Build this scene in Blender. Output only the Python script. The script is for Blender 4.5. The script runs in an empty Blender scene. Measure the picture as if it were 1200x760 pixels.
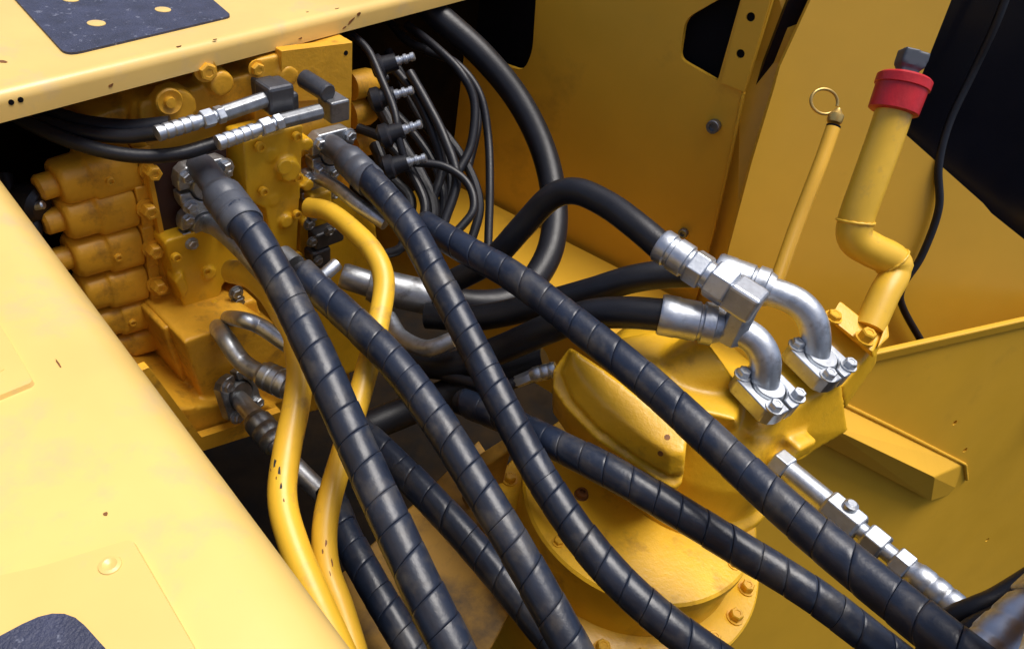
import bpy, bmesh, math, random
from mathutils import Vector, Matrix
random.seed(7)
PI = math.pi
scene = bpy.context.scene
COL = scene.collection

# ------------------------------------------------------------------ camera
W0, H0, F = 1200.0, 760.0, 850.0            # photograph size and focal length in its pixels
NAD = Vector((-210, 1020, F)).normalized()  # straight down, in camera axes (right, down, forward)
CAM = Vector((0, 0, 1.2))
Zc = -NAD
fw = Vector((0, 0, 1))
Yc = (fw - fw.dot(Zc) * Zc).normalized()
Xc = Yc.cross(Zc)
def c2w(v): return Vector((Xc.dot(v), Yc.dot(v), Zc.dot(v)))
cd = bpy.data.cameras.new('camera'); cam = bpy.data.objects.new('camera', cd); COL.objects.link(cam)
cd.sensor_width = 36; cd.lens = F / W0 * 36; cd.clip_start = .01; cd.clip_end = 100
r_, d_, f_ = c2w(Vector((1, 0, 0))), c2w(Vector((0, 1, 0))), c2w(fw)
cam.matrix_world = Matrix(((r_.x, -d_.x, -f_.x, CAM.x), (r_.y, -d_.y, -f_.y, CAM.y), (r_.z, -d_.z, -f_.z, CAM.z), (0, 0, 0, 1)))
scene.camera = cam

# ------------------------------------------------------------------ light
SUN_EL, SUN_AZ = math.radians(75), math.radians(66)      # azimuth measured clockwise from +Y
wd = bpy.data.worlds.new('World'); scene.world = wd; wd.use_nodes = True
nt = wd.node_tree; nt.nodes.clear()
sky = nt.nodes.new('ShaderNodeTexSky'); sky.sky_type = 'NISHITA'; sky.sun_disc = False
sky.sun_elevation = SUN_EL; sky.sun_rotation = SUN_AZ; sky.dust_density = 3.0; sky.air_density = .5
bg = nt.nodes.new('ShaderNodeBackground'); bg.inputs['Strength'].default_value = .06
wo = nt.nodes.new('ShaderNodeOutputWorld')
nt.links.new(sky.outputs[0], bg.inputs[0]); nt.links.new(bg.outputs[0], wo.inputs[0])
sl = bpy.data.lights.new('sun', 'SUN'); sl.energy = 1.25; sl.angle = math.radians(35); sl.color = (1, .96, .9)
so = bpy.data.objects.new('sun', sl); COL.objects.link(so)
sd = Vector((math.sin(SUN_AZ) * math.cos(SUN_EL), math.cos(SUN_AZ) * math.cos(SUN_EL), math.sin(SUN_EL)))
so.rotation_euler = sd.to_track_quat('Z', 'Y').to_euler(); so.location = sd * 5
scene.view_settings.view_transform = 'Standard'; scene.view_settings.look = 'None'
scene.view_settings.exposure = 1.55; scene.view_settings.gamma = 1
scene.view_settings.use_curve_mapping = False

# ------------------------------------------------------------------ placing helpers
def ray(px, py): return c2w(Vector(((px - W0 / 2) / F, (py - H0 / 2) / F, 1)))
def P(px, py, d): return CAM + ray(px, py) * d
def PZ(px, py, z):
    r = ray(px, py); return CAM + r * ((z - CAM.z) / r.z)
def PP(px, py, p0, n):
    r = ray(px, py); return CAM + r * ((p0 - CAM).dot(n) / r.dot(n))
UP = Vector((0, 0, 1))

# ------------------------------------------------------------------ materials
def mat(name, base, rough=.5, metal=0., var=.15, vscale=9., bump=.0, bscale=120., coat=0., dirt=None, dscale=6., dthr=.55, dwid=.15, spec=.5, speck=None, scol=(.5, .5, .5), sscale=90., sthr=.68, rvar=.1):
    m = bpy.data.materials.new(name); m.use_nodes = True
    n = m.node_tree; b = n.nodes['Principled BSDF']; L = n.links.new
    tc = n.nodes.new('ShaderNodeTexCoord')
    def noise(scale, det=4, rg=.6):
        t = n.nodes.new('ShaderNodeTexNoise'); t.inputs['Scale'].default_value = scale
        t.inputs['Detail'].default_value = det; t.inputs['Roughness'].default_value = rg
        L(tc.outputs['Object'], t.inputs['Vector']); return t
    def ramp(src, a, bb, ca=(0, 0, 0, 1), cb=(1, 1, 1, 1)):
        r = n.nodes.new('ShaderNodeValToRGB'); r.color_ramp.elements[0].position = a; r.color_ramp.elements[1].position = bb
        r.color_ramp.elements[0].color = ca; r.color_ramp.elements[1].color = cb; L(src, r.inputs[0]); return r
    def mix(fac, a, bb):
        x = n.nodes.new('ShaderNodeMix'); x.data_type = 'RGBA'
        L(fac, x.inputs[0])
        for i, s in ((6, a), (7, bb)):
            if isinstance(s, tuple): x.inputs[i].default_value = (*s, 1)
            else: L(s, x.inputs[i])
        return x.outputs[2]
    t0 = noise(vscale)
    lo = tuple(c * (1 - var) for c in base); hi = tuple(min(1, c * (1 + var)) for c in base)
    c = ramp(t0.outputs[0], .3, .7, (*lo, 1), (*hi, 1)).outputs[0]
    if dirt:
        td = noise(dscale, 8, .65); fd = ramp(td.outputs[0], dthr, min(1, dthr + dwid)).outputs[0]
        c = mix(fd, c, dirt)
    if speck:
        ts = noise(sscale, 3, .7); fs = ramp(ts.outputs[0], sthr, sthr + .05).outputs[0]
        c = mix(fs, c, scol)
    L(c, b.inputs['Base Color'])
    b.inputs['Metallic'].default_value = metal
    tr = noise(vscale * 3.3); rr = n.nodes.new('ShaderNodeMapRange')
    rr.inputs[3].default_value = max(.03, rough - rvar); rr.inputs[4].default_value = min(1, rough + rvar)
    L(tr.outputs[0], rr.inputs[0]); L(rr.outputs[0], b.inputs['Roughness'])
    b.inputs['Specular IOR Level'].default_value = spec
    b.inputs['Coat Weight'].default_value = coat; b.inputs['Coat Roughness'].default_value = .15
    if bump:
        tb = noise(bscale, 3); bp = n.nodes.new('ShaderNodeBump'); bp.inputs['Strength'].default_value = bump
        bp.inputs['Distance'].default_value = .002; L(tb.outputs[0], bp.inputs['Height']); L(bp.outputs[0], b.inputs['Normal'])
    return m
YEL = (.72, .40, .028)
DIRT = (.10, .055, .015)
M = dict(
    panel=mat('panel_paint', YEL, .42, var=.07, vscale=3, bump=.3, bscale=8, dirt=(.42, .22, .02), dscale=5, dthr=.6, dwid=.3),
    cast=mat('cast_paint', (.74, .415, .016), .38, var=.1, vscale=14, bump=.25, bscale=160, dirt=(.34, .17, .02), dscale=13, dthr=.56, dwid=.2),
    valve=mat('valve_paint', (.68, .345, .022), .46, var=.14, vscale=16, bump=.3, bscale=140, dirt=(.22, .10, .02), dscale=17, dthr=.54, dwid=.2),
    under_shade=mat('shaded_frame_paint', (.40, .21, .02), .5, var=.2, vscale=6, bump=.2, bscale=60, dirt=(.05, .03, .012), dscale=7, dthr=.45, dwid=.2),  # darker yellow with the shade under the hoses put into it
    cast_bolt=mat('cast_bolt_paint', (.72, .385, .016), .42, var=.12, vscale=1.2),
    valve_bolt=mat('valve_bolt_paint', (.66, .335, .022), .45, var=.15, vscale=1.2),
    hood=mat('pale_hood_paint', (.74, .50, .15), .38, var=.07, vscale=5, bump=.25, bscale=9, coat=.3, dirt=(.60, .43, .20), dscale=14, dthr=.54, dwid=.2, speck=1, scol=(.25, .18, .09), sscale=38, sthr=.80, rvar=.12),  # paler base: some fading, with sky sheen also put into the colour
    pipe=mat('pipe_paint', (.74, .435, .03), .42, var=.1, vscale=10, bump=.12, bscale=60, coat=.05, dirt=(.50, .29, .05), dscale=22, dthr=.55, dwid=.15),
    rubber=mat('black_rubber', (.009, .0095, .013), .42, var=.3, vscale=20, bump=.15, bscale=300, spec=.42),
    guard=mat('spiral_guard_plastic', (.0115, .018, .036), .36, var=.35, vscale=14, bump=.22, bscale=120, dirt=(.085, .080, .074), dscale=20, dthr=.50, dwid=.3, speck=1, scol=(.20, .19, .18), sscale=75, sthr=.745),
    dusty=mat('dusty_rubber', (.06, .068, .088), .42, var=.3, vscale=20, bump=.15, bscale=200),
    zinc=mat('zinc_plated_steel', (.54, .575, .62), .44, 1., var=.15, vscale=30, bump=.12, bscale=200, dirt=(.26, .27, .28), dscale=40, dthr=.54, dwid=.22),
    steel=mat('grey_steel', (.26, .27, .28), .4, .85, var=.25, vscale=30, bump=.1, bscale=200, dirt=(.09, .08, .07), dscale=25, dthr=.52, dwid=.25),
    dullzinc=mat('dull_zinc', (.48, .50, .52), .42, .9, var=.2, vscale=40, bump=.12, bscale=200, dirt=(.14, .13, .12), dscale=30, dthr=.55, dwid=.2),
    dark=mat('dark_steel', (.07, .072, .08), .38, .5, var=.3, vscale=30, bump=.12, bscale=200),
    maroon=mat('dark_port_plate', (.035, .014, .012), .5, var=.2),
    black=mat('void_and_seal_black', (.006, .006, .008), .85, var=.2, spec=.08),  # near-black for the shade inside openings, and for the seal
    bay_shade=mat('floor_shade_dark', (.014, .008, .003), .75, var=.4, vscale=7, bump=.3, bscale=50, spec=.06, dirt=(.006, .005, .004), dscale=5, dthr=.45, dwid=.2),  # near-black base puts the deep bay's shade into the colour
    ink=mat('dark_cab_panel', (.009, .009, .014), .22, var=.2, vscale=3),
    pad=mat('anti_slip_pad', (.035, .04, .075), .55, var=.35, vscale=25, bump=.8, bscale=420, speck=1, scol=(.13, .14, .19), sscale=85, sthr=.62),
    red=mat('red_rubber', (.50, .012, .018), .42, var=.2, vscale=25, bump=.2, bscale=200),
    capgrey=mat('grey_plastic', (.05, .06, .075), .45, var=.2),
    brass=mat('yellow_chromate', (.55, .38, .12), .35, .7, var=.2),
    rust=mat('rusty_bolt', (.20, .08, .02), .6, .2, var=.3, vscale=60),
    weld=mat('scratch_metal', (.30, .30, .30), .5, .6, var=.3, vscale=60),
)

# ------------------------------------------------------------------ mesh helpers
def basis(n, hint=UP):
    n = n.normalized()
    if abs(n.dot(hint)) > .97: hint = Vector((1, 0, 0)) if abs(n.x) < .9 else Vector((0, 1, 0))
    x = hint.cross(n).normalized(); y = n.cross(x)
    return x, y, n
class MB:
    def __init__(s): s.v = []; s.f = []
    def add(s, vs, fs):
        o = len(s.v); s.v += [Vector(v) for v in vs]; s.f += [tuple(i + o for i in f) for f in fs]; return s
    def rings(s, rings, closed=True, cap=True):
        n = len(rings[0]); vs = [p for r in rings for p in r]; fs = []
        for i in range(len(rings) - 1):
            for j in range(n if closed else n - 1):
                k = (j + 1) % n; fs.append((i * n + j, i * n + k, (i + 1) * n + k, (i + 1) * n + j))
        if cap: fs.append(tuple(range(n))[::-1]); fs.append(tuple((len(rings) - 1) * n + j for j in range(n)))
        return s.add(vs, fs)
    def lathe(s, p, n, prof, seg=24, ph=0):
        x, y, n = basis(n)
        return s.rings([[p + n * h + (x * math.cos(a) + y * math.sin(a)) * r for a in (ph + 2 * PI * j / seg for j in range(seg))] for h, r in prof])
    def cyl(s, a, b, r0, r1=None, seg=24, ch=0):
        r1 = r0 if r1 is None else r1; L = (b - a).length
        prof = [(0, r0), (L, r1)] if not ch else [(0, r0 - ch), (ch, r0), (L - ch, r1), (L, r1 - ch)]
        return s.lathe(a, b - a, prof, seg)
    def prism(s, pts, ext):
        n = len(pts); return s.rings([pts, [p + ext for p in pts]])
    def box(s, c, ax, h):
        pts = [c + ax[0] * h[0] * i + ax[1] * h[1] * j - ax[2] * h[2] for i, j in ((-1, -1), (1, -1), (1, 1), (-1, 1))]
        return s.prism(pts, ax[2] * 2 * h[2])
    def hull(s, pts):
        bm = bmesh.new(); [bm.verts.new(p) for p in pts]; r = bmesh.ops.convex_hull(bm, input=bm.verts)
        bmesh.ops.delete(bm, geom=[v for v in bm.verts if not v.link_faces], context='VERTS')
        bm.verts.index_update(); s.add([v.co.copy() for v in bm.verts], [tuple(v.index for v in f.verts) for f in bm.faces]); bm.free(); return s
    def ball(s, c, r, seg=16, sc=(1, 1, 1)):
        return s.rings([[c + Vector((math.sin(t) * math.cos(a) * r * sc[0], math.sin(t) * math.sin(a) * r * sc[1], math.cos(t) * r * sc[2])) for a in (2 * PI * j / seg for j in range(seg))] for t in (max(.02, min(PI - .02, PI * i / (seg // 2))) for i in range(seg // 2, -1, -1))])
    def sweep(s, pts, rad, seg=20, cap=True):
        T, Nn = frames(pts); rr = rad if callable(rad) else (lambda i: rad)
        return s.rings([[pts[i] + (Nn[i] * math.cos(a) + T[i].cross(Nn[i]) * math.sin(a)) * rr(i) for a in (2 * PI * j / seg for j in range(seg))] for i in range(len(pts))], cap=cap)
def frames(pts):
    n = len(pts); T = []
    for i in range(n): T.append((pts[min(n - 1, i + 1)] - pts[max(0, i - 1)]).normalized())
    N = [basis(T[0])[0]]
    for i in range(1, n):
        v = N[-1] - T[i] * N[-1].dot(T[i]); N.append(v.normalized())
    return T, N
def spline(cp, step=.008):
    cp = [Vector(c) for c in cp]; c = [cp[0] * 2 - cp[1]] + cp + [cp[-1] * 2 - cp[-2]]; out = []
    for i in range(1, len(c) - 2):
        p0, p1, p2, p3 = c[i - 1:i + 3]
        for k in range(24):
            t = k / 24; out.append(.5 * (2 * p1 + (p2 - p0) * t + (2 * p0 - 5 * p1 + 4 * p2 - p3) * t * t + (3 * p1 - p0 - 3 * p2 + p3) * t ** 3))
    out.append(cp[-1]); res = [out[0]]; acc = 0; tot = sum((out[i + 1] - out[i]).length for i in range(len(out) - 1))
    n = max(2, round(tot / step)); st = tot / n; nxt = st
    for i in range(len(out) - 1):
        L = (out[i + 1] - out[i]).length
        while acc + L >= nxt - 1e-9 and len(res) < n:
            res.append(out[i].lerp(out[i + 1], (nxt - acc) / L)); nxt += st
        acc += L
    res.append(out[-1]); return res
def pix(l): return [P(*a) for a in l]

def empty(name, loc, label, cat, group=None):
    o = bpy.data.objects.new(name, None); COL.objects.link(o); o.location = loc; o.empty_display_size = .05
    o['label'] = label; o['category'] = cat
    if group: o['group'] = group
    return o
def wloc(o):
    v = Vector((0, 0, 0))
    while o: v = v + o.location; o = o.parent
    return v
def obj(name, mb, m, parent=None, smooth=35, bevel=0, bseg=2, label=None, cat=None, group=None, kind=None):
    me = bpy.data.meshes.new(name); off = wloc(parent) if parent else Vector((0, 0, 0))
    c = sum(mb.v, Vector()) / len(mb.v)
    me.from_pydata([v - c for v in mb.v], [], mb.f); me.validate()
    bm = bmesh.new(); bm.from_mesh(me); bmesh.ops.recalc_face_normals(bm, faces=bm.faces)
    bm.to_mesh(me); bm.free()
    me.materials.append(M[m])
    if smooth:
        me.shade_smooth(); me.set_sharp_from_angle(angle=math.radians(smooth))
    o = bpy.data.objects.new(name, me); COL.objects.link(o); o.location = c - off; o.parent = parent
    if bevel:
        b = o.modifiers.new('bevel', 'BEVEL'); b.width = bevel; b.segments = bseg; b.limit_method = 'ANGLE'; b.angle_limit = math.radians(35); b.harden_normals = False
        if smooth: me.shade_smooth(); 
    if label: o['label'] = label
    if cat: o['category'] = cat
    if group: o['group'] = group
    if kind: o['kind'] = kind
    return o
def cast(name, mb, m, parent=None, voxel=.005, it=6, **kw):
    o = obj(name, mb, m, parent, smooth=0, **kw)
    r = o.modifiers.new('fuse', 'REMESH'); r.mode = 'VOXEL'; r.voxel_size = voxel; r.use_smooth_shade = True
    s = o.modifiers.new('fillet', 'SMOOTH'); s.factor = .5; s.iterations = it
    return o
_bm = {}
def bolt(parent, pos, axis, r, m='zinc', name='bolt', h=None, washer=True, socket=False):
    key = (m, washer, socket)
    if key not in _bm:
        mb = MB(); ph = random.random()
        if washer: mb.lathe(Vector(), UP, [(0, 1.3), (.22, 1.3)], 14)
        if socket: mb.lathe(Vector((0, 0, .1)), UP, [(0, 1.), (.95, 1.), (1.05, .9), (1.05, .55), (.6, .5)], 16)
        else: mb.lathe(Vector((0, 0, .2)), UP, [(0, 1.), (.62, 1.), (.75, .85), (.75, .5), (.68, .45)], 6)
        me = bpy.data.meshes.new('bolt'); me.from_pydata(mb.v, [], mb.f)
        b = bmesh.new(); b.from_mesh(me); bmesh.ops.recalc_face_normals(b, faces=b.faces); b.to_mesh(me); b.free()
        me.materials.append(M[m]); me.shade_smooth(); me.set_sharp_from_angle(angle=math.radians(35)); _bm[key] = me
    o = bpy.data.objects.new(name, _bm[key]); COL.objects.link(o)
    q = axis.to_track_quat('Z', 'Y'); o.rotation_mode = 'QUATERNION'; o.rotation_quaternion = q
    o.rotation_quaternion = q @ Matrix.Rotation(random.random() * 6, 3, 'Z').to_quaternion()
    o.scale = (r, r, r if h is None else h); o.location = pos - wloc(parent); o.parent = parent
    return o
def rounded(pts, r, n=5):
    out = []; k = len(pts)
    for i in range(k):
        a, b, c = pts[i - 1], pts[i], pts[(i + 1) % k]
        rr = r[i] if isinstance(r, (list, tuple)) else r
        if rr <= 0: out.append(b); continue
        u = (a - b); v = (c - b); d = min(rr, u.length * .48, v.length * .48); u.normalize(); v.normalize()
        for j in range(n + 1):
            t = j / n; out.append((b + u * d).lerp(b, t).lerp(b.lerp(b + v * d, t), t))
    return out

# ================================================================== FLOOR AND PANELS
FZ = -.90
DZ = .10
fl = MB(); fl.box(Vector((0, 1.2, FZ - .02)), (Vector((1, 0, 0)), Vector((0, 1, 0)), UP), (2.2, 2.2, .02))
obj('floor', fl, 'bay_shade', kind='structure')

# ---- back panel (vertical) standing on a ledge
LZ = .22
bA, bB = PZ(560, 225, LZ), PZ(850, 372, LZ)
bu = (bB - bA).normalized(); bn = bu.cross(UP).normalized()
if bn.dot(CAM - bA) < 0: bn = -bn
def B(px, py, off=0): return PP(px, py, bA + bn * off, bn)
bp = empty('back_panel', bA, 'large yellow sheet metal wall behind the hoses with black cut-out', 'panel')
def wall_with_holes(name, outer, holes, m, parent, thick, nrm):
    """plane polygon with holes, triangulated, extruded backwards"""
    c = outer[0]; x, y, n = basis(nrm)
    to2 = lambda p: ((p - c).dot(x), (p - c).dot(y))
    from mathutils.geometry import delaunay_2d_cdt
    vs = []; es = []; polys = []
    for loop in [outer] + holes:
        o = len(vs); l2 = [to2(p) for p in loop]; polys.append(l2); vs += [Vector(q) for q in l2]; es += [(o + i, o + (i + 1) % len(loop)) for i in range(len(loop))]
    V, E, Fc, *_ = delaunay_2d_cdt(vs, es, [], 0, 1e-6)
    def inside(q, poly):
        r = False; j = len(poly) - 1
        for i in range(len(poly)):
            if (poly[i][1] > q[1]) != (poly[j][1] > q[1]) and q[0] < (poly[j][0] - poly[i][0]) * (q[1] - poly[i][1]) / (poly[j][1] - poly[i][1]) + poly[i][0]: r = not r
            j = i
        return r
    keep = []
    for f in Fc:
        g = sum((V[i] for i in f), Vector((0, 0))) / len(f)
        if inside(g, polys[0]) and not any(inside(g, h) for h in polys[1:]): keep.append(tuple(f))
    mb = MB(); n3 = len(V); front = [c + x * v[0] + y * v[1] for v in V]
    fs = list(keep) + [tuple(i + n3 for i in reversed(f)) for f in keep]
    cnt = {}
    for f in keep:
        for i in range(len(f)):
            e = (f[i], f[(i + 1) % len(f)]); cnt[tuple(sorted(e))] = cnt.get(tuple(sorted(e)), 0) + 1
    for (a, b), k in cnt.items():
        if k == 1: fs.append((a, b, b + n3, a + n3))
    mb.add(front + [p - nrm * thick for p in front], fs)
    return obj(name, mb, m, parent, smooth=0)
hole1 = rounded([B(869, -4), B(841, 95), B(796, 69), B(803, 22), B(848, -4)], [0, .003, .016, .02, 0])
hole2 = rounded([B(540, -60), B(632, -60), B(624, 60), B(614, 84), B(575, 70), B(540, 60)], [0, 0, .02, .03, .02, 0])
pan = wall_with_holes('panel_sheet', [bA - bu * 1.0, B(806, 385), B(820, 335), B(855, 190), B(872, 108), B(905, 0), B(920, -50), B(938, -110), bA - bu * 1.0 + UP * .85], [hole1, hole2], 'panel', bp, .012, bn)
# black sheets stand in for the unlit space behind the cut-outs
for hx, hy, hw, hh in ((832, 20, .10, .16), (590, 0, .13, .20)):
    dk = MB(); dk.box(B(hx, hy, -.035), (bu, UP, bn), (hw, hh, .003)); obj('cutout_shade_sheet', dk, 'black', bp, smooth=0)
# reinforcing strip with two holes
st = [B(872, -10, .004), B(908, -10, .004), B(876, 106, .004), B(845, 96, .004)]
hs = []
for (hx, hy) in ((880, 20), (868, 63)):
    c = B(hx, hy, .004); hs.append([c + (bu * math.cos(a) + UP * math.sin(a)) * .0085 for a in (2 * PI * j / 14 for j in range(14))])
obj_strip = wall_with_holes('hinge_strip', [B(873, -12, .006), B(906, -12, .006), B(872, 108, .006), B(845, 97, .006)], hs, 'panel', bp, .005, bn)
for (hx, hy) in ((880, 20), (868, 63)):
    q = MB(); q.lathe(B(hx, hy, .0012), bn, [(0, .0088), (.0006, .0088)], 14); obj('hole_back', q, 'black', bp)
# plane of the right side panel
rA, rB = PZ(852, 296, .40), PZ(1200, 345, .40)
ru = (rB - rA).normalized(); rn = ru.cross(UP).normalized()
if rn.dot(CAM - rA) < 0: rn = -rn
rn = (rn + UP * .28).normalized(); pb = B(905, 140); rA = CAM + (pb - CAM) * ((pb - CAM).length - .03) / (pb - CAM).length
def R(px, py, off=0): return PP(px, py, rA + rn * off, rn)
# dark return flange along the right edge
q = MB()
e0, e1 = B(843, 300), B(962, -60)
e0 = B(826, 330); 
fa, fb = [B(780, 420, -.055), B(805, 330, -.055), B(868, 70, -.055), B(898, -50, -.055)], [R(835, 420, -.05), R(863, 330, -.05), R(936, 76, -.05), R(1000, -50, -.05)]
for k in range(3):
    c4 = [fa[k], fa[k + 1], fb[k + 1], fb[k]]; fnv = (c4[1] - c4[0]).cross(c4[3] - c4[0]).normalized()
    if fnv.dot(CAM - c4[0]) > 0: fnv = -fnv
    q.prism(c4, fnv * .006)
obj('channel_back', q, 'panel', bp, smooth=0)
weld_line = [B(x, y, .003) for x, y in ((820, 333), (838, 262), (854, 192), (871, 109))]
bolt(bp, B(838, 147), bn, .014, 'steel', washer=False, socket=True); bolt(bp, B(802, 272), bn, .011, 'steel', socket=True, washer=False)
# ledge in front of the wall
q = MB(); fr = -bn
l0 = bA - bu * .35 + bn * .014; l1 = PZ(850, 372, LZ) + bu * .05 + bn * .014
q.prism([l0 - UP * .02, l1 - UP * .02, l1 + bn * .24 - UP * .02, l0 + bn * .24 - UP * .02], UP * .018)
q.box((l0 + l1) / 2 + bn * .23 - UP * .14, (bu, UP, bn), ((l1 - l0).length / 2, .12, .006))
obj('ledge', q, 'panel', bp, smooth=0, bevel=.002)

# ---- right side panel
rp = empty('wall_plate', rA, 'yellow side plate behind the red-clamped filler pipe with slanted black opening', 'panel')
wall_with_holes('panel_sheet', [R(816, 420), R(846, 322), R(881, 190), R(907, 104), R(914, 78), R(950, 0), R(975, -50), R(1010, -160), R(1180, -165), R(1055, 152), R(1152, 238), R(1162, 250), R(1290, 352), R(1290, 470)], [], 'panel', rp, .012, rn)
q = MB(); q.box(R(1150, 150, -.10), (ru, UP, rn), (.5, .5, .006))
o = obj('cab_panel', q, 'ink', smooth=0, label='smooth black panel behind the slanted opening in the yellow side plate', cat='panel')
q = MB(); q.hull([R(1160, -10, -.1), R(1182, -10, -.1), R(1230, 60, -.1), R(1230, 10, -.1), R(1160, -10, -.11), R(1182, -10, -.11), R(1230, 60, -.11), R(1230, 10, -.11)])

# ---- low plate at the lower right with beam
kA, kB = PZ(1000, 424, .43), PZ(1215, 375, .43)
ku = (kB - kA).normalized(); kP = PZ(1100, 760, -.88)
kn = (kB - kA).cross(kP - kA).normalized()
if kn.z < 0: kn = -kn
kd = ku.cross(kn).normalized()
if kd.z > 0: kd = -kd                        # down the slope
def K(px, py, off=0): return PP(px, py, kA + kn * off, kn)
kp = empty('rib_plate', Vector((kA.x, kA.y, FZ)), 'yellow upright frame plate with a welded bar and small holes', 'panel')
a0, a1 = kA - ku * .45, kB + ku * .9
hl = []
for hx, hy in ((1119, 495), (1131, 527), (1157, 632)):
    c = K(hx, hy); hl.append([c + (ku * math.cos(a) + kd * math.sin(a)) * .0068 for a in (2 * PI * j / 12 for j in range(12))])
wall_with_holes('plate_sheet', [a0 + kd * 1.9, a1 + kd * 1.9, a1, a0], hl, 'panel', kp, .014, kn)
q = MB(); q.box((a0 + a1) / 2 + UP * .004, (ku, UP, ku.cross(UP)), ((a1 - a0).length / 2, .012, .006)); obj('top_lip', q, 'panel', kp, smooth=0, bevel=.003)
q = MB()
q.hull([K(985, 470, -.004), K(1131, 543, -.004), K(966, 497, .05), K(1095, 559, .05), K(1091, 587, .02), K(964, 520, .02), K(1128, 575, -.02), K(985, 500, -.02)])
obj('welded_bar', q, 'panel', kp, smooth=0, bevel=.0035)

# ================================================================== COVERS
# ---- top cover
vu0 = (PZ(420, 166.4, .594) - PZ(180, 233.6, .594)).normalized(); vn0 = vu0.cross(UP).normalized(); V0 = PZ(300, 200, .594)
if vn0.dot(CAM - V0) < 0: vn0 = -vn0
V0.z = .43
TZ = .80
tA, tB = PZ(-120, 157, TZ), PZ(700, -41, TZ)
tu = (tB - tA).normalized(); tn = tu.cross(UP).normalized()
if tn.dot(CAM - tA) < 0: tn = -tn
tc_ = empty('top_cover', PZ(250, 30, TZ - .03), 'pale yellow cover plate with dark grip pad above the valve block', 'cover')
q = MB(); rad = .016; prof = []
edge_mid = [PZ(0, 103, TZ), PZ(530, -20, TZ)]
eu = (edge_mid[1] - edge_mid[0]).normalized(); en = eu.cross(UP).normalized()
if en.dot(CAM - edge_mid[0]) < 0: en = -en
def edge_profile(out, r, lip, t, back):
    pr = [(-back, 0)]
    for i in range(9):
        a = PI / 2 * i / 8; pr.append((-r + r * math.sin(a), -r + r * math.cos(a)))
    pr.append((0, -lip)); pr.append((-t, -lip))
    for i in range(8, -1, -1):
        a = PI / 2 * i / 8; pr.append((-r + (r - t) * math.sin(a), -r + (r - t) * math.cos(a)))
    pr.append((-back, -t)); return pr
e0 = edge_mid[0] - eu * .3 + en * .010; e1 = edge_mid[1] + eu * .5 + en * .010
pr = edge_profile(0, .014, .034, .004, .8)
q.rings([[e0 + en * x + UP * z for x, z in pr], [e1 + en * x + UP * z for x, z in pr]])
obj('cover_sheet', q, 'hood', tc_, smooth=40); e_lip = e0.copy()
pz = [PZ(10, -8, TZ), PZ(78, 67, TZ), PZ(272, 21, TZ), PZ(238, -8, TZ)]
padpts = rounded(pz, [0, .02, .012, 0])
buts = [(83, 0, .011), (113, 28, .0115), (191, 12, .011)]
q = MB(); q.prism(padpts, UP * .003); pad = obj('grip_pad', q, 'pad', tc_, smooth=0)
for bx, by, br in buts:
    q = MB(); q.lathe(PZ(bx, by, TZ + .0025), UP, [(0, br), (.0012, br * .98), (.0018, br * .8)], 20); obj('pad_stud', q, 'hood', pad)
for bx, by in ((13, 120), (24, 117)):
    q = MB(); c = PP(bx, by, e0, en); q.lathe(c - en * .001, en, [(0, .0032), (.0016, .0032)], 10); obj('rivet_hole', q, 'black', tc_)

# ---- added near-black sheets hide the sky gap below the top cover
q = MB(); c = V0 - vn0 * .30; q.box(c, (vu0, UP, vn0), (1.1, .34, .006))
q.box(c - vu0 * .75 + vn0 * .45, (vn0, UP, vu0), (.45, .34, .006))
obj('sky_gap_sheet', q, 'bay_shade', smooth=0, label='near-black sheet added behind the valve block to hide the sky gap', cat='panel')
# ---- left hood
HZ = .79
g0, g1 = PZ(0, 240, HZ - .012), PZ(375, 760, HZ - .012)
hu = (g1 - g0).normalized(); hn = hu.cross(UP).normalized()
if hn.dot(PZ(600, 300, HZ) - g0) < 0: hn = -hn
lh = empty('side_cover', PZ(120, 560, HZ - .05), 'pale yellow cover with rounded edge, raised panels and dark pad', 'cover')
q = MB(); pr = edge_profile(0, .045, .30, .004, .9)
hE0 = g0 - hu * .45; hE1 = g1 + hu * .35
hE0.z = hE1.z = HZ
off = .021
q.rings([[hE0 + hn * (x + off) + UP * z for x, z in pr], [hE1 + hn * (x + off) + UP * z for x, z in pr]])
obj('cover_sheet', q, 'hood', lh, smooth=40)
def raised(pts, h, rr, name='raised_panel'):
    pts = rounded([PZ(x, y, HZ) for x, y in pts], rr); c = sum(pts, Vector()) / len(pts)
    q = MB(); q.rings([[p - UP * .002 for p in pts], [p + (c - p).normalized() * .0018 + UP * h for p in pts]]); return obj(name, q, 'hood', lh, smooth=0)
raised([(158, 632), (240, 775), (200, 900), (-300, 900), (-300, 740), (50, 664)], .0035, .004)
raised([(-10, 362), (43, 452), (-10, 474), (-80, 480), (-80, 362)], .0035, .004)
raised([(-20, 425), (13, 436), (-8, 447)], .004, .004, 'raised_boss')
q = MB(); q.lathe(PZ(129, 662, HZ + .0033), UP, [(0, .0065), (.001, .006), (.0015, .004), (.0002, .0015)], 16); obj('plug', q, 'hood', lh)
q = MB(); q.prism(rounded([PZ(x, y, HZ + .0034) for x, y in ((-40, 770), (76, 708), (150, 790), (20, 880))], [0, .02, .01, 0]), UP * .003)
obj('grip_pad', q, 'pad', lh, smooth=0)

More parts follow.
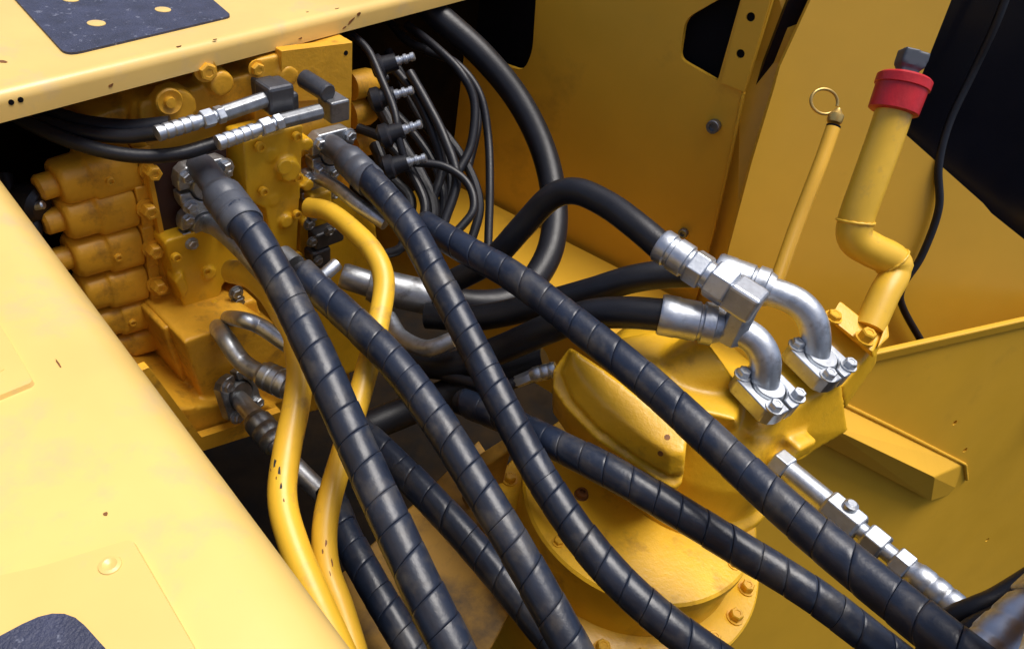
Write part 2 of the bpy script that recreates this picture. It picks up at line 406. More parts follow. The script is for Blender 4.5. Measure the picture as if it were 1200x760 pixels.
# ================================================================== VALVE BLOCK
vz = .594
vu = (PZ(420, 166.4, vz) - PZ(180, 233.6, vz)).normalized(); vn = vu.cross(UP).normalized()
vO = PZ(300, 200, vz)
if vn.dot(CAM - vO) < 0: vn = -vn
def V(px, py, off=0): return PP(px, py, vO + vn * off, vn)
VAX = (vu, UP, vn)
vb = empty('control_valve', V(280, 520), 'large yellow hydraulic valve block under the top cover with bolted caps', 'valve block')
def vpoly(mb, pts, f, b, r=.006):
    """polygon outline on the valve face at offset f, reaching back to offset b"""
    ps = rounded([V(x, y, f) for x, y in pts], r, 3); mb.prism(ps, vn * (b - f)); return mb
def vlathe(mb, px, py, off, prof, seg=20): return mb.lathe(V(px, py, off), vn, prof, seg)
# body casting
q = MB()
vpoly(q, [(155, 118), (412, 52), (410, 330), (410, 470), (235, 520), (150, 250)], -.045, -.20)
vpoly(q, [(300, 70), (413, 48), (411, 170), (300, 200)], -.02, -.1, .002)
vpoly(q, [(160, 200), (190, 185), (245, 470), (228, 500), (175, 330)], -.02, -.1)
vpoly(q, [(165, 120), (300, 85), (300, 130), (165, 165)], -.03, -.1)
vpoly(q, [(190, 385), (300, 350), (330, 440), (300, 470), (235, 500)], .05, -.1)
vpoly(q, [(100, 140), (165, 118), (170, 170), (100, 180)], -.06, -.16)
vlathe(q, 197, 118, -.04, [(0, .030), (.03, .027)])
vlathe(q, 240, 84, -.06, [(0, .022), (.05, .018)]); vlathe(q, 318, 76, -.06, [(0, .02), (.05, .016)])
cast('body', q, 'valve', vb, .0038, 2)
q = MB(); vlathe(q, 197, 118, -.008, [(0, .019), (.004, .019), (.006, .017), (.003, .012), (.003, .008), (.009, .007)]); obj('plug', q, 'valve', vb)
q = MB(); vpoly(q, [(330, 60), (413, 50), (412, 115), (330, 120)], -.012, -.03, .002); fp = obj('face_plate', q, 'valve', vb, smooth=0, bevel=.002)
q = MB(); vlathe(q, 405, 62, -.0125, [(0, .004), (.0012, .004)], 10); obj('hole', q, 'black', vb)
# top plugs just under the cover
for x, y, r in ((240, 82, .013), (300, 80, .010)):
    bolt(vb, V(x, y, -.012), vn, r, 'valve_bolt', name='port_plug', washer=True)
# spool caps at the left
caps = [(118, 203, 70, 30), (120, 245, 82, 30), (128, 293, 92, 31), (140, 338, 100, 30), (152, 378, 112, 26)]
rows = [((70, 213), (168, 184), .033), ((76, 254), (164, 229), .034), ((86, 299), (170, 275), .035), ((98, 340), (176, 318), .033), ((110, 376), (184, 354), .030), ((122, 406), (192, 386), .025)]
for i, (a, b, r) in enumerate(rows):
    p0, p1 = V(*a, -.05), V(*b, -.05); dr = (p1 - p0).normalized(); L = (p1 - p0).length
    q = MB(); ux = vn; uy = dr.cross(vn).normalized()
    def sec(t, k, n=4.0):
        out = []
        for m_ in range(28):
            a_ = 2 * PI * m_ / 28; c_, s_ = math.cos(a_), math.sin(a_); out.append(p0 + dr * (L * t) + (ux * math.copysign(abs(c_) ** (2 / n), c_) + uy * math.copysign(abs(s_) ** (2 / n), s_)) * r * k)
        return out
    r *= 1.06
    q.rings([sec(-.06, .74, 2.4), sec(.0, .84, 3), sec(.26 + .05 * (i % 3), .86, 3), sec(.28 + .05 * (i % 3), .90, 4), sec(.30 + .05 * (i % 3), .94, 4), sec(.80, .96, 4), sec(.82, .93, 4), sec(.83, .80, 4), sec(.95, .80, 4)])
    q.box(p0 + dr * L * .92 - vn * r * .1, (dr, uy, vn), (L * .085, r * .97, r * 1.05))
    cp = obj('spool_cap', q, 'valve', vb, smooth=40, bevel=.0025)
    q = MB(); q.lathe(p0 - dr * .03, dr, [(0, .014), (.004, .018), (.03, .018)], 16); obj('end_plug', q, 'valve', cp)
    e = p0 + dr * L * .92 + vn * r * .95
    bolt(cp, e, vn, .0115, 'valve_bolt', h=.022, washer=True)
    if i % 2 == 0: bolt(cp, p0 + dr * L * .45 + vn * r * .9, vn, .006, 'valve_bolt', socket=True, washer=False)
# dark port recess with light edge strip
q = MB(); vpoly(q, [(176, 195), (265, 172), (268, 268), (193, 280)], -.006, -.03, .001); obj('port_plate', q, 'maroon', vb, smooth=0, bevel=.001)
q = MB(); vpoly(q, [(172, 198), (177, 196), (194, 280), (189, 284)], -.003, -.03, .0005); obj('edge_strip', q, 'valve', vb, smooth=0)
# centre cover
q = MB()
vpoly(q, [(286, 165), (356, 146), (352, 225), (348, 300), (320, 300), (312, 245), (290, 235)], .025, -.03, .006)
vlathe(q, 333, 195, .02, [(0, .022), (.02, .018)])
vlathe(q, 330, 255, .015, [(0, .014), (.018, .012)])
for x, y in ((303, 171), (346, 159), (307, 223), (347, 207), (346, 250), (347, 298), (322, 300)): vlathe(q, x, y, -.01, [(0, .011), (.037, .0105)], 14)
cc = cast('centre_cover', q, 'cast', vb, .0028, 2)
for x, y in ((303, 171), (346, 159), (307, 223), (347, 207), (346, 250), (347, 298)): bolt(cc, V(x, y, .0285), vn, .0078, 'cast_bolt', socket=True, washer=False)
q = MB(); vlathe(q, 333, 195, .04, [(0, .013), (.002, .013), (.004, .011)]); obj('plug', q, 'cast', cc)
# lower left cover
q = MB()
vpoly(q, [(192, 283), (262, 262), (320, 300), (312, 345), (262, 330), (250, 392), (226, 392)], .02, -.05, .008)
vlathe(q, 240, 316, .01, [(0, .012), (.016, .011)]); vlathe(q, 250, 355, .01, [(0, .012), (.016, .011)]); vlathe(q, 234, 380, .01, [(0, .014), (.016, .013)])
vpoly(q, [(205, 330), (215, 320), (222, 340), (216, 352)], .03, 0, .004)
lc = cast('lower_cover', q, 'cast', vb, .003, 2)
for x, y in ((240, 316), (250, 355), (234, 380), (205, 300)): bolt(lc, V(x, y, .027), vn, .0075, 'cast_bolt', socket=True, washer=False)
# lower block and foot
q = MB(); vpoly(q, [(215, 400), (300, 372), (345, 400), (340, 470), (250, 500)], .10, -.12, .008); vpoly(q, [(180, 500), (228, 520), (310, 500), (330, 480), (300, 470), (200, 480)], .12, -.1, .004)
cast('lower_block', q, 'valve', vb, .0035, 2)
q = MB(); vpoly(q, [(150, 440), (175, 430), (236, 512), (330, 482), (335, 497), (232, 530), (195, 505)], .14, .125, .002); obj('foot_bracket', q, 'valve', vb, smooth=0, bevel=.002)
# right hand port block and pilot caps
q = MB(); vpoly(q, [(352, 230), (400, 222), (440, 262), (452, 330), (455, 420), (405, 440), (350, 430)], .0, -.15, .006); cast('port_block', q, 'cast', vb, .005, 4)
for x, y, r in ((428, 128, .028), (432, 165, .026), (430, 95, .026), (440, 205, .024)):
    p = V(x - 20, y + 6, -.09); dr = vu
    q = MB(); q.lathe(p, dr, [(0, r), (.04, r), (.052, r * .85), (.056, r * .5)], 20); pc = obj('pilot_cap', q, 'valve', vb, bevel=0)
    q = MB(); q.lathe(p + dr * .054, dr, [(0, .012), (.012, .012), (.016, .009), (.03, .009)], 12); obj('connector', q, 'rubber', pc)

# ================================================================== HOSE BUILDERS
def guard_mesh(pts, r, pitch=.036, seg=26):
    T, N = frames(pts); S = [0]
    for i in range(1, len(pts)): S.append(S[-1] + (pts[i] - pts[i - 1]).length)
    tot = S[-1]; step = tot / (len(pts) - 1)
    def at(s):
        s = min(max(s, 0), tot - 1e-6); i = min(int(s / step), len(pts) - 2); t = s / step - i
        n = N[i].lerp(N[i + 1], t); tt = T[i].lerp(T[i + 1], t).normalized(); n = (n - tt * n.dot(tt)).normalized()
        return pts[i].lerp(pts[i + 1], t), n, tt.cross(n)
    prof = [(0., .975), (.022, 1.016), (.10, 1.024), (.5, 1.018), (.9, 1.006), (.978, 1.0), (1., .975)]
    mb = MB(); nT = int((tot - pitch) / pitch * seg); vs = []; fs = []; k = len(prof)
    jit = [random.uniform(-.28, .28) for _ in range(nT // seg + 4)]; rj = [random.uniform(-.022, .03) for _ in range(nT // seg + 4)]
    def jj(arr, u):
        i = int(u); t = u - i; t = t * t * (3 - 2 * t); return arr[i] * (1 - t) + arr[i + 1] * t
    for i in range(nT + 1):
        u = i / seg; a = 2 * PI * u
        for t, rr in prof:
            uu = u + t; s = (uu + jj(jit, uu)) * pitch; p, n, b = at(s)
            R_ = r * (rr + jj(rj, u)); vs.append(p + (n * math.cos(a) + b * math.sin(a)) * R_)
    for i in range(nT):
        for j in range(k - 1): fs.append((i * k + j, i * k + j + 1, (i + 1) * k + j + 1, (i + 1) * k + j))
    return mb.add(vs, fs)
def ferrule(mb, a, b, r, kind='crimp'):
    L = (b - a).length; n = b - a
    if kind == 'crimp':
        pr = [(0, r * .97), (.003, r * 1.04), (L * .22, r * 1.05), (L * .25, r * .99), (L * .30, r * .99), (L * .33, r * 1.05), (L * .52, r * 1.05), (L * .55, r * .99), (L * .60, r * .99), (L * .63, r * 1.04), (L * .86, r * 1.02), (L * .9, r * .93), (L, r * .85)]
        mb.lathe(a, n, pr, 20)
    elif kind == 'plain':
        mb.lathe(a, n, [(0, r * .98), (.002, r * 1.03), (L * .9, r * 1.03), (L, r * .9)], 22)
    elif kind == 'hex': mb.lathe(a, n, [(0, r * .9), (L * .08, r), (L * .92, r), (L, r * .9)], 6, random.random())
    return mb
def wrapped_hose(cp, r, label, group=None, s0=None, pitch=None, guard_from=0, m='guard', name='hydraulic_hose', pre=None):
    pitch = pitch or random.uniform(.033, .042); r *= .97; pts = spline(pix(cp), .008)
    e = empty(name, pts[0], label, 'hose', group)
    q = MB(); q.sweep(pts, r * .95, 18); obj('rubber_tube', q, 'rubber', e, smooth=60)
    g = pts[int(guard_from / .008):]
    q = guard_mesh(g, r, pitch); gm = obj('spiral_guard', q, m, e, smooth=50)
    s = gm.modifiers.new('thick', 'SOLIDIFY'); s.thickness = .0015; s.offset = -1
    return e, pts
def plain_hose(cp, r, label, group=None, name='hydraulic_hose', m='rubber', cat='hose', seg=20, step=.008):
    pts = spline(pix(cp), step); e = empty(name, pts[0], label, cat, group)
    q = MB(); q.sweep(pts, r, seg); obj('rubber_tube', q, m, e, smooth=60); return e, pts
def split_flange(parent, c, nrm, along, r, m='zinc', bm='zinc', L=None, name='split_flange', t=.018):
    """two C-shaped clamp halves and four bolts round a flange head of radius r"""
    n = nrm.normalized(); a = (along - n * along.dot(n)).normalized(); b = n.cross(a)
    hw, hl = r * 1.36, r * 1.55
    fl = None
    for s in (-1, 1):
        outer = [a * (s * .003) + b * hl, a * (s * hw * .62) + b * hl, a * (s * hw) + b * (hl * .78), a * (s * hw * 1.0) - b * (hl * .78), a * (s * hw * .62) - b * hl, a * (s * .003) - b * hl]
        inner = [(a * (s * math.sin(x)) - b * math.cos(x)) * r * .96 for x in (PI * j / 10 for j in range(11))]
        inner[0] = inner[0] + a * s * .003; inner[-1] = inner[-1] + a * s * .003
        loop = outer + inner
        # build as strip: quads between outer boundary samples and inner arc
        N = 11; mb = MB(); outs = []
        per = [(outer[i] - outer[i + 1]).length for i in range(5)]; tot = sum(per)
        for j in range(N):
            d = tot * (1 - j / (N - 1)); i = 0
            while i < 4 and d > per[i]: d -= per[i]; i += 1
            outs.append(outer[i].lerp(outer[i + 1], min(1, d / per[i])))
        v = []
        for z in (0, t):
            v += [c + p + n * z for p in outs] + [c + p + n * z for p in inner]
        f = []
        for j in range(N - 1):
            f += [(j, j + 1, N + j + 1, N + j), (2 * N + j, 3 * N + j, 3 * N + j + 1, 2 * N + j + 1), (j, 2 * N + j, 2 * N + j + 1, j + 1), (N + j, N + j + 1, 3 * N + j + 1, 3 * N + j)]
        f += [(0, N, 3 * N, 2 * N), (N - 1, 2 * N + N - 1, 3 * N + N - 1, N + N - 1)]
        mb.add(v, f); h = obj(name, mb, m, parent, smooth=30, bevel=.002)
        for k in (-1, 1): bolt(h, c + a * s * hw * .66 + b * k * hl * .72 + n * t, n, r * .34, bm, h=r * .46)
    q = MB(); q.lathe(c, n, [(0, r * .95), (t * .7, r * .95), (t * 1.1, r * .8)], 22); obj('flange_head', q, m, parent)

# ================================================================== WRAPPED HOSES
GR = 'spiral wrapped hydraulic hoses'
# hose 1 : from the left valve port down between the yellow pipes
h1, p1 = wrapped_hose([(272, 243, 1.00), (300, 282, .985), (336, 345, .965), (375, 425, .93), (410, 505, .90), (452, 598, .86), (500, 700, .82), (545, 790, .79), (640, 1000, .72)], .0242,
    'spiral wrapped black hose from the left valve flange crossing over both yellow pipes', GR)
q = MB(); a, b = P(238, 198, 1.045), P(276, 250, .998); q.sweep(spline([V(236, 205, .01), a, b], .006), lambda i: .0205, 20); obj('pipe_end', q, 'dusty', h1, smooth=60)
q = MB(); ferrule(q, P(287, 264, .992), P(256, 222, 1.02), .0275, 'crimp'); obj('ferrule', q, 'dusty', h1)
split_flange(h1, V(234, 210, .0), vn, UP, .0275, 'dullzinc', 'zinc', t=.022)
# hose 2
h2, p2 = wrapped_hose([(428, 206, 1.16), (455, 235, 1.14), (482, 270, 1.12), (512, 325, 1.085), (550, 397, 1.05), (592, 480, 1.01), (640, 568, .97), (700, 652, .93), (772, 722, .90), (870, 792, .88), (1010, 880, .86)], .0235,
    'spiral wrapped black hose from the flange right of the centre cover to the drum', GR, guard_from=.0)
q = MB(); q.sweep(spline([V(383, 168, .0), P(398, 178, 1.19), P(430, 208, 1.16)], .006), .0195, 20); obj('pipe_end', q, 'dusty', h2, smooth=60)
q = MB(); ferrule(q, P(436, 215, 1.158), P(403, 182, 1.187), .0255, 'crimp'); obj('ferrule', q, 'dusty', h2)
split_flange(h2, V(382, 172, -.01), vn, UP, .0275, 'dullzinc', 'zinc', t=.022)
# hose 3
h3, p3 = wrapped_hose([(352, 318, 1.06), (385, 350, 1.04), (420, 382, 1.015), (465, 428, .985), (512, 492, .95), (562, 572, .91), (612, 655, .88), (690, 795, .84), (800, 1000, .78)], .0232,
    'spiral wrapped black hose crossing a yellow pipe, beside the wrapped hose to the drum', GR)
# hose 4
h4, p4 = wrapped_hose([(495, 262, 1.2), (545, 292, 1.14), (605, 326, 1.08), (680, 383, 1.02), (765, 453, .95), (850, 531, .885), (905, 582, .84), (980, 647, .79), (1055, 708, .74), (1110, 752, .70), (1200, 820, .65), (1330, 910, .6)], .0235,
    'long spiral wrapped black hose lying across the motor to the chrome coupling', GR)
# hose 5
h5, p5 = wrapped_hose([(540, 470, 1.16), (590, 490, 1.10), (640, 515, 1.03), (705, 547, .97), (780, 590, .94), (865, 642, .92), (955, 698, .89), (1070, 785, .86), (1250, 910, .82)], .0225,
    'dark spiral wrapped hose running across the top of the round drum', GR)
# hose 6, 7
h6, p6 = wrapped_hose([(405, 490, 1.12), (450, 530, 1.08), (505, 585, 1.03), (560, 645, .99), (615, 710, .95), (680, 790, .92), (770, 900, .89)], .0225,
    'dim spiral wrapped hose partly hidden under another wrapped hose', GR)
h7, p7 = wrapped_hose([(385, 575, 1.10), (405, 625, 1.05), (440, 690, 1.0), (500, 790, .95), (570, 910, .92)], .0225,
    'dim spiral wrapped hose beside the right yellow pipe, low in the bay', GR)

# ================================================================== PLAIN HOSES
GB = 'plain black hydraulic hoses'
b1, _ = plain_hose([(470, -20, 1.42), (515, 20, 1.42), (565, 65, 1.44), (608, 118, 1.46), (638, 180, 1.46), (650, 245, 1.43), (642, 300, 1.38), (608, 345, 1.34), (560, 356, 1.31), (490, 345, 1.28)], .026, 'thick plain black hose curving down past the back wall cut-out', GB)
q = MB(); ferrule(q, P(505, 349, 1.285), P(432, 333, 1.26), .030, 'plain'); ferrule(q, P(440, 335, 1.262), P(400, 322, 1.25), .022, 'plain'); obj('ferrule', q, 'dullzinc', b1)
b2, _ = plain_hose([(776, 290, 1.02), (745, 264, 1.04), (712, 240, 1.07), (675, 224, 1.1), (645, 232, 1.13), (612, 266, 1.17), (575, 305, 1.21), (530, 330, 1.24)], .0205, 'plain black hose arching up to the chrome coupling on the motor', GB)
b3, _ = plain_hose([(860, 322, 1.10), (800, 320, 1.12), (745, 326, 1.14), (690, 342, 1.17), (630, 358, 1.20), (560, 372, 1.24), (500, 370, 1.26)], .0225, 'plain black hose to the upper bent chrome pipe on the motor', GB)
b4, _ = plain_hose([(778, 369, 1.03), (735, 366, 1.05), (690, 369, 1.08), (640, 386, 1.12), (585, 410, 1.16), (530, 428, 1.2), (470, 422, 1.24)], .0235, 'plain black hose to the lower bent chrome pipe on the motor', GB)
q = MB(); q.sweep(spline(pix([(455, 372, 1.22), (470, 395, 1.19), (500, 408, 1.16), (532, 398, 1.15)]), .006), .014, 16); obj('elbow', q, 'zinc', b4, smooth=60)
b5, _ = plain_hose([(640, 425, 1.2), (590, 440, 1.22), (540, 455, 1.22), (480, 480, 1.22), (430, 500, 1.2)], .026, 'dim plain black hose low behind the wrapped hoses', GB)

# ================================================================== YELLOW PIPES
GY = 'bent yellow steel pipes'
y1pts = pts = spline(pix([(362, 243, 1.20), (385, 248, 1.18), (412, 268, 1.15), (438, 296, 1.12), (450, 330, 1.10), (443, 380, 1.07), (428, 440, 1.03), (405, 520, .985), (383, 600, .94), (382, 660, .915), (400, 715, .895), (422, 790, .87), (450, 910, .85)]), .006)
y1 = empty('hydraulic_pipe', pts[0], 'bent yellow pipe with a chipped lower bend, rising to the right valve port', 'pipe', GY)
q = MB(); q.sweep(pts, .0165, 22); obj('tube', q, 'pipe', y1, smooth=60)
q = MB(); q.box(V(372, 236, .015), VAX, (.022, .022, .012)); fl_ = obj('flange', q, 'cast', y1, smooth=0, bevel=.004)
for x, y in ((366, 252), (362, 262)): bolt(fl_, V(x, y, .03), vn, .009, 'steel')
y2pts = pts = spline(pix([(272, 318, 1.10), (292, 322, 1.075), (318, 345, 1.05), (340, 385, 1.03), (351, 425, 1.01), (348, 470, .985), (336, 530, .95), (331, 585, .92), (345, 640, .895), (372, 705, .87), (410, 790, .85), (460, 910, .83)]), .006)
y2 = empty('hydraulic_pipe', pts[0], 'bent yellow pipe with dark scrape marks, nearest the pale side cover', 'pipe', GY)
q = MB(); q.sweep(pts, .0185, 22); obj('tube', q, 'pipe', y2, smooth=60)

# ================================================================== STEEL PIPES AT THE VALVE
def steel_pipe(cp, r, label, m='steel', ferr=None, fm='steel'):
    pts = spline(cp, .006); e = empty('steel_pipe', pts[0], label, 'pipe'); q = MB(); q.sweep(pts, r, 18); obj('tube', q, m, e, smooth=60)
    if ferr:
        q = MB(); ferrule(q, ferr[0], ferr[1], r * 1.45, 'crimp'); obj('ferrule', q, fm, e)
    return e
s1 = steel_pipe([V(238, 262, 0)] + pix([(255, 268, 1.08), (280, 290, 1.06), (312, 325, 1.04), (330, 345, 1.03)]), .013, 'grey steel pipe running under the hose from the left valve flange', 'dullzinc')
split_flange(s1, V(234, 258, .0), vn, UP, .024, 'dullzinc', 'zinc')
s2 = steel_pipe([V(368, 206, 0)] + pix([(392, 218, 1.2), (420, 240, 1.17), (452, 262, 1.16)]), .0115, 'thin grey steel pipe below the flange right of the centre cover', 'dullzinc')
split_flange(s2, V(368, 213, -.01), vn, UP, .024, 'dullzinc', 'zinc')
s3 = steel_pipe([V(262, 372, .02)] + pix([(282, 374, 1.04), (305, 382, 1.03), (335, 402, 1.02), (350, 412, 1.02)]), .0118, 'short shiny steel pipe crossing behind the left yellow pipe', 'zinc')
for x, y in ((276, 342), (278, 352)): bolt(s3, V(x, y, .04), vn, .010, 'steel')
s4 = steel_pipe([V(252, 380, .05)] + pix([(264, 396, 1.08), (285, 425, 1.07), (315, 442, 1.05), (345, 455, 1.04)]), .0140, 'curved steel pipe above the low valve flange', 'dullzinc', (P(338, 452, 1.043), P(306, 437, 1.055)), 'zinc')
q = MB(); q.box(V(243, 392, .06), VAX, (.016, .02, .01)); obj('clamp', q, 'dark', s4, smooth=0, bevel=.004)
s5 = steel_pipe([V(274, 462, .125)] + pix([(290, 478, 1.17), (308, 500, 1.14), (340, 540, 1.12), (380, 580, 1.1)]), .015, 'steel pipe leaving the lowest valve flange toward the bay floor', 'dullzinc', (P(325, 521, 1.13), P(298, 489, 1.155)), 'steel')
split_flange(s5, V(274, 460, .125), (vn + UP * .35 + vu * .3).normalized(), vu, .026, 'steel', 'dullzinc')
q = MB(); q.box(V(382, 275, .03), VAX, (.03, .016, .014)); q.box(V(372, 300, .03), VAX, (.02, .02, .014))
s6 = obj('pipe_clamp', q, 'dark', smooth=0, bevel=.004, label='dark steel clamp block beside the right yellow pipe', cat='clamp')
for x, y in ((365, 283), (385, 270), (372, 305)): bolt(s6, V(x, y, .046), vn, .008, 'steel')
q = MB(); a, b = P(396, 308, 1.10), P(376, 326, 1.09); ferrule(q, b, a, .010, 'plain'); obj('coupling_end', q, 'zinc', h3)
q = MB(); q.sweep(spline(pix([(345, 312, 1.065), (330, 300, 1.075)]), .006), .018, 16); obj('pipe_end', q, 'steel', h3, smooth=60)

# ================================================================== PILOT HOSES WITH CHROME COUPLINGS
def pilot(hose, a, b, tip, label, blockpts, m2):
    e, _ = plain_hose(hose, .0096, label, 'pilot hoses', name='pilot_hose', seg=14)
    q = MB(); n = (b - a); L = n.length
    r = .0094
    pr = [(0, r * .9)]
    t = 0
    for i in range(5):
        pr += [(L * (t + .01), r * 1.12), (L * (t + .085), r * 1.12), (L * (t + .095), r * .96), (L * (t + .115), r * .96)]; t += .12
    pr += [(L * .62, r * .9), (L, r * .9)]
    q.lathe(a, n, pr, 16); c = obj('ferrule', q, 'zinc', e)
    q = MB(); ferrule(q, a + n * .66, a + n * .84, r * 1.35, 'hex'); obj('nut', q, 'zinc', e, smooth=0, bevel=.001)
    q = MB(); ferrule(q, a + n * .88, a + n * 1.0, r * 1.3, 'hex'); obj('nut', q, 'zinc', e, smooth=0, bevel=.001)
    q = MB(); q.lathe(b - n * .02, tip - b, [(0, r * 1.2), ((tip - b).length, r * 1.25)], 8); obj('adapter', q, m2, e, smooth=0, bevel=.0015)
    return e
e = pilot([(-30, 95, .96), (20, 130, .95), (80, 152, .95), (140, 160, .955), (186, 156, .958)], V(183, 157, .055), V(262, 133, .055), V(318, 114, .05), 'thin black pilot hose with chrome coupling on the upper dark elbow', None, 'steel')
q = MB(); q.box(V(322, 112, .045), VAX, (.021, .021, .02)); q.box(V(318, 108, .0), VAX, (.016, .016, .05)); obj('elbow_block', q, 'dark', e, smooth=0, bevel=.005)
e = pilot([(-30, 100, .93), (30, 142, .93), (90, 168, .94), (150, 182, .955), (205, 181, .975), (256, 167, 1.005)], V(254, 168, .085), V(330, 142, .085), V(376, 130, .08), 'thin black pilot hose with chrome coupling ending at the square steel elbow', None, 'steel')
q = MB(); q.box(V(391, 126, .07), VAX, (.017, .017, .018)); obj('elbow_block', q, 'steel', e, smooth=0, bevel=.003)
q = MB(); q.cyl(V(356, 92, .02), V(385, 110, .075), .0145, None, 18, .002); obj('sensor_barrel', q, 'dark', e)
plain_hose([(-30, 100, .97), (30, 122, .97), (90, 143, .97), (150, 150, .98), (200, 146, .99)], .012, 'dim black pilot hose tucked under the top cover', 'pilot hoses', name='pilot_hose', seg=14)

# ================================================================== SENSOR CABLES RIGHT OF THE VALVE
GC = 'thin black sensor cables'
cabs = [
    ([(412, 40, 1.25), (432, 60, 1.24), (448, 95, 1.23), (462, 130, 1.22), (468, 165, 1.22), (478, 200, 1.24)], .007, 'thin black cable hanging straight down beside the pilot caps'),
    ([(478, 30, 1.40), (510, 55, 1.36), (540, 85, 1.35), (556, 120, 1.36), (552, 170, 1.36), (535, 205, 1.35)], .0085, 'thin black cable arching outward from the top chrome connector'),
    ([(500, 60, 1.40), (535, 75, 1.38), (562, 110, 1.38), (572, 160, 1.38), (574, 220, 1.36), (572, 290, 1.34)], .008, 'thin black cable dropping free in front of the back wall'),
    ([(480, 85, 1.32), (500, 120, 1.31), (520, 160, 1.30), (535, 210, 1.29), (520, 262, 1.28)], .009, 'black cable behind the chrome connectors, curling toward the wrapped hose'),
    ([(462, 80, 1.34), (485, 110, 1.33), (505, 150, 1.32), (518, 195, 1.32), (505, 240, 1.31)], .009, 'black cable tucked tightly beside the chrome connectors'),
    ([(480, 190, 1.27), (520, 195, 1.27), (548, 215, 1.27), (555, 245, 1.26), (535, 272, 1.25)], .0075, 'thin black cable making a loop above the long wrapped hose'),
    ([(440, 225, 1.30), (470, 260, 1.28), (470, 290, 1.27), (440, 300, 1.27)], .009, 'black cable hooked under the hose to the drum'),
    ([(452, 20, 1.45), (480, 50, 1.43), (520, 65, 1.42), (548, 95, 1.42), (560, 140, 1.42), (548, 200, 1.40)], .0085, 'rear thin black cable along the back wall'),
]
for cp, r, lb in cabs: plain_hose(cp, r, lb, GC, name='sensor_cable', cat='cable', seg=10)
def sensor(px, py, d, dx, dy, dd, L, label):
    a, b = P(px, py, d), P(px + dx, py + dy, d + dd); n = (b - a).normalized(); e = empty('sensor_connector', a, label, 'connector', 'black sensor connectors')
    q = MB(); q.lathe(a - n * .045, n, [(0, .014), (.006, .021), (.018, .021), (.022, .016), (.045, .014)], 14); obj('connector_body', q, 'rubber', e)
    q = MB(); q.lathe(a, n, [(0, .0085), (.006, .0085), (.007, .0065), (.012, .0065), (.013, .0085), (.018, .0085), (.019, .006), (.024, .006), (.025, .0075), (.031, .0075), (.033, .004)], 12); obj('chrome_pin', q, 'zinc', e)
sensor(465, 72, 1.26, 30, -9, .0, 0, 'chrome pin connector at the head of the cable bundle')
sensor(463, 111, 1.24, 30, -8, .0, 0, 'black connector second below the top chrome pin')
sensor(473, 152, 1.22, 30, -10, .0, 0, 'black connector with long bright pin beside the pilot caps')
sensor(478, 190, 1.23, 30, -8, .0, 0, 'lowest black connector above the hose to the drum')
def conduit(cp, r, label):
    c = spline(pix(cp), .0022); e = empty('sensor_cable', c[0], label, 'cable', GC); q = MB(); q.sweep(c, lambda i: r * .55, 14); obj('rubber_tube', q, 'rubber', e, smooth=25)
conduit([(425, 95, 1.34), (448, 130, 1.33), (470, 170, 1.32), (492, 205, 1.32), (508, 245, 1.31), (500, 290, 1.30)], .024, 'thick smooth black cable directly behind the sensor connectors')
conduit([(470, 95, 1.37), (490, 135, 1.36), (515, 170, 1.35), (528, 215, 1.34), (515, 262, 1.33)], .018, 'thick smooth black cable between the sensor connectors and the back wall')
conduit([(440, 170, 1.33), (455, 205, 1.31), (480, 235, 1.30), (470, 275, 1.29)], .022, 'short thick smooth black cable curling under the lowest sensor connector')
conduit([(432, 110, 1.35), (470, 140, 1.34), (505, 185, 1.33), (520, 230, 1.32), (515, 275, 1.31)], .016, 'smooth black cable crossing behind the thick cables by the back wall')
conduit([(455, 60, 1.40), (478, 100, 1.39), (508, 140, 1.38), (545, 190, 1.37), (562, 240, 1.36), (550, 290, 1.35)], .016, 'smooth black cable sagging widest toward the back wall')
conduit([(420, 150, 1.30), (452, 165, 1.29), (480, 200, 1.29), (498, 240, 1.28), (490, 275, 1.27)], .016, 'smooth black cable from the pilot caps down to the long wrapped hose')
# connector at far left
q = MB(); q.lathe(P(20, 232, .98), (P(50, 242, .98) - P(20, 232, .98)), [(0, .02), (.012, .026), (.03, .026), (.036, .018)], 14); e = obj('sensor_connector', q, 'rubber', label='black connector beside the spool caps, near the pale side cover', cat='connector', group='black sensor connectors')
q = MB(); q.lathe(P(38, 242, .97), (P(50, 240, .97) - P(38, 242, .97)), [(0, .006), (.014, .006), (.016, .004)], 10); obj('chrome_pin', q, 'zinc', e)
plain_hose([(5, 205, .98), (15, 235, .98), (40, 265, .99), (30, 300, 1.0)], .01, 'short black cable at the ends of the spool caps', GC, name='sensor_cable', cat='cable', seg=10)

# ================================================================== SWING MOTOR
mc = P(750, 579, 1.15); mz = mc.z
sm = empty('swing_motor', Vector((mc.x, mc.y, FZ)), 'yellow cast swing motor on a round drum with chrome fittings on top', 'motor')
def C(z): return Vector((mc.x, mc.y, z))
LF = mz - .105                             # top of the lower bolted flange
q = MB(); q.lathe(C(0), UP, [(FZ, .20), (LF - .09, .20), (LF - .075, .215), (LF - .03, .222), (LF - .024, .231), (LF - .003, .231), (LF, .228), (LF + .002, .196), (LF + .01, .184), (mz - .028, .182), (mz - .02, .188), (mz - .004, .188), (mz, .184), (mz + .001, .02)], 112)
drum = obj('drum', q, 'cast', sm, smooth=35)
for k in range(7):
    a = 2 * PI * (k + .35) / 7; bolt(drum, C(mz) + Vector((math.cos(a), math.sin(a), 0)) * .170, UP, .0075, 'cast_bolt')
for k in range(22):
    a = 2 * PI * k / 22; bolt(drum, C(LF) + Vector((math.cos(a), math.sin(a), 0)) * .211, UP, .0105, 'cast_bolt', h=.016)
bolt(drum, PZ(681, 580, mz), UP, .009, 'rust', socket=True)
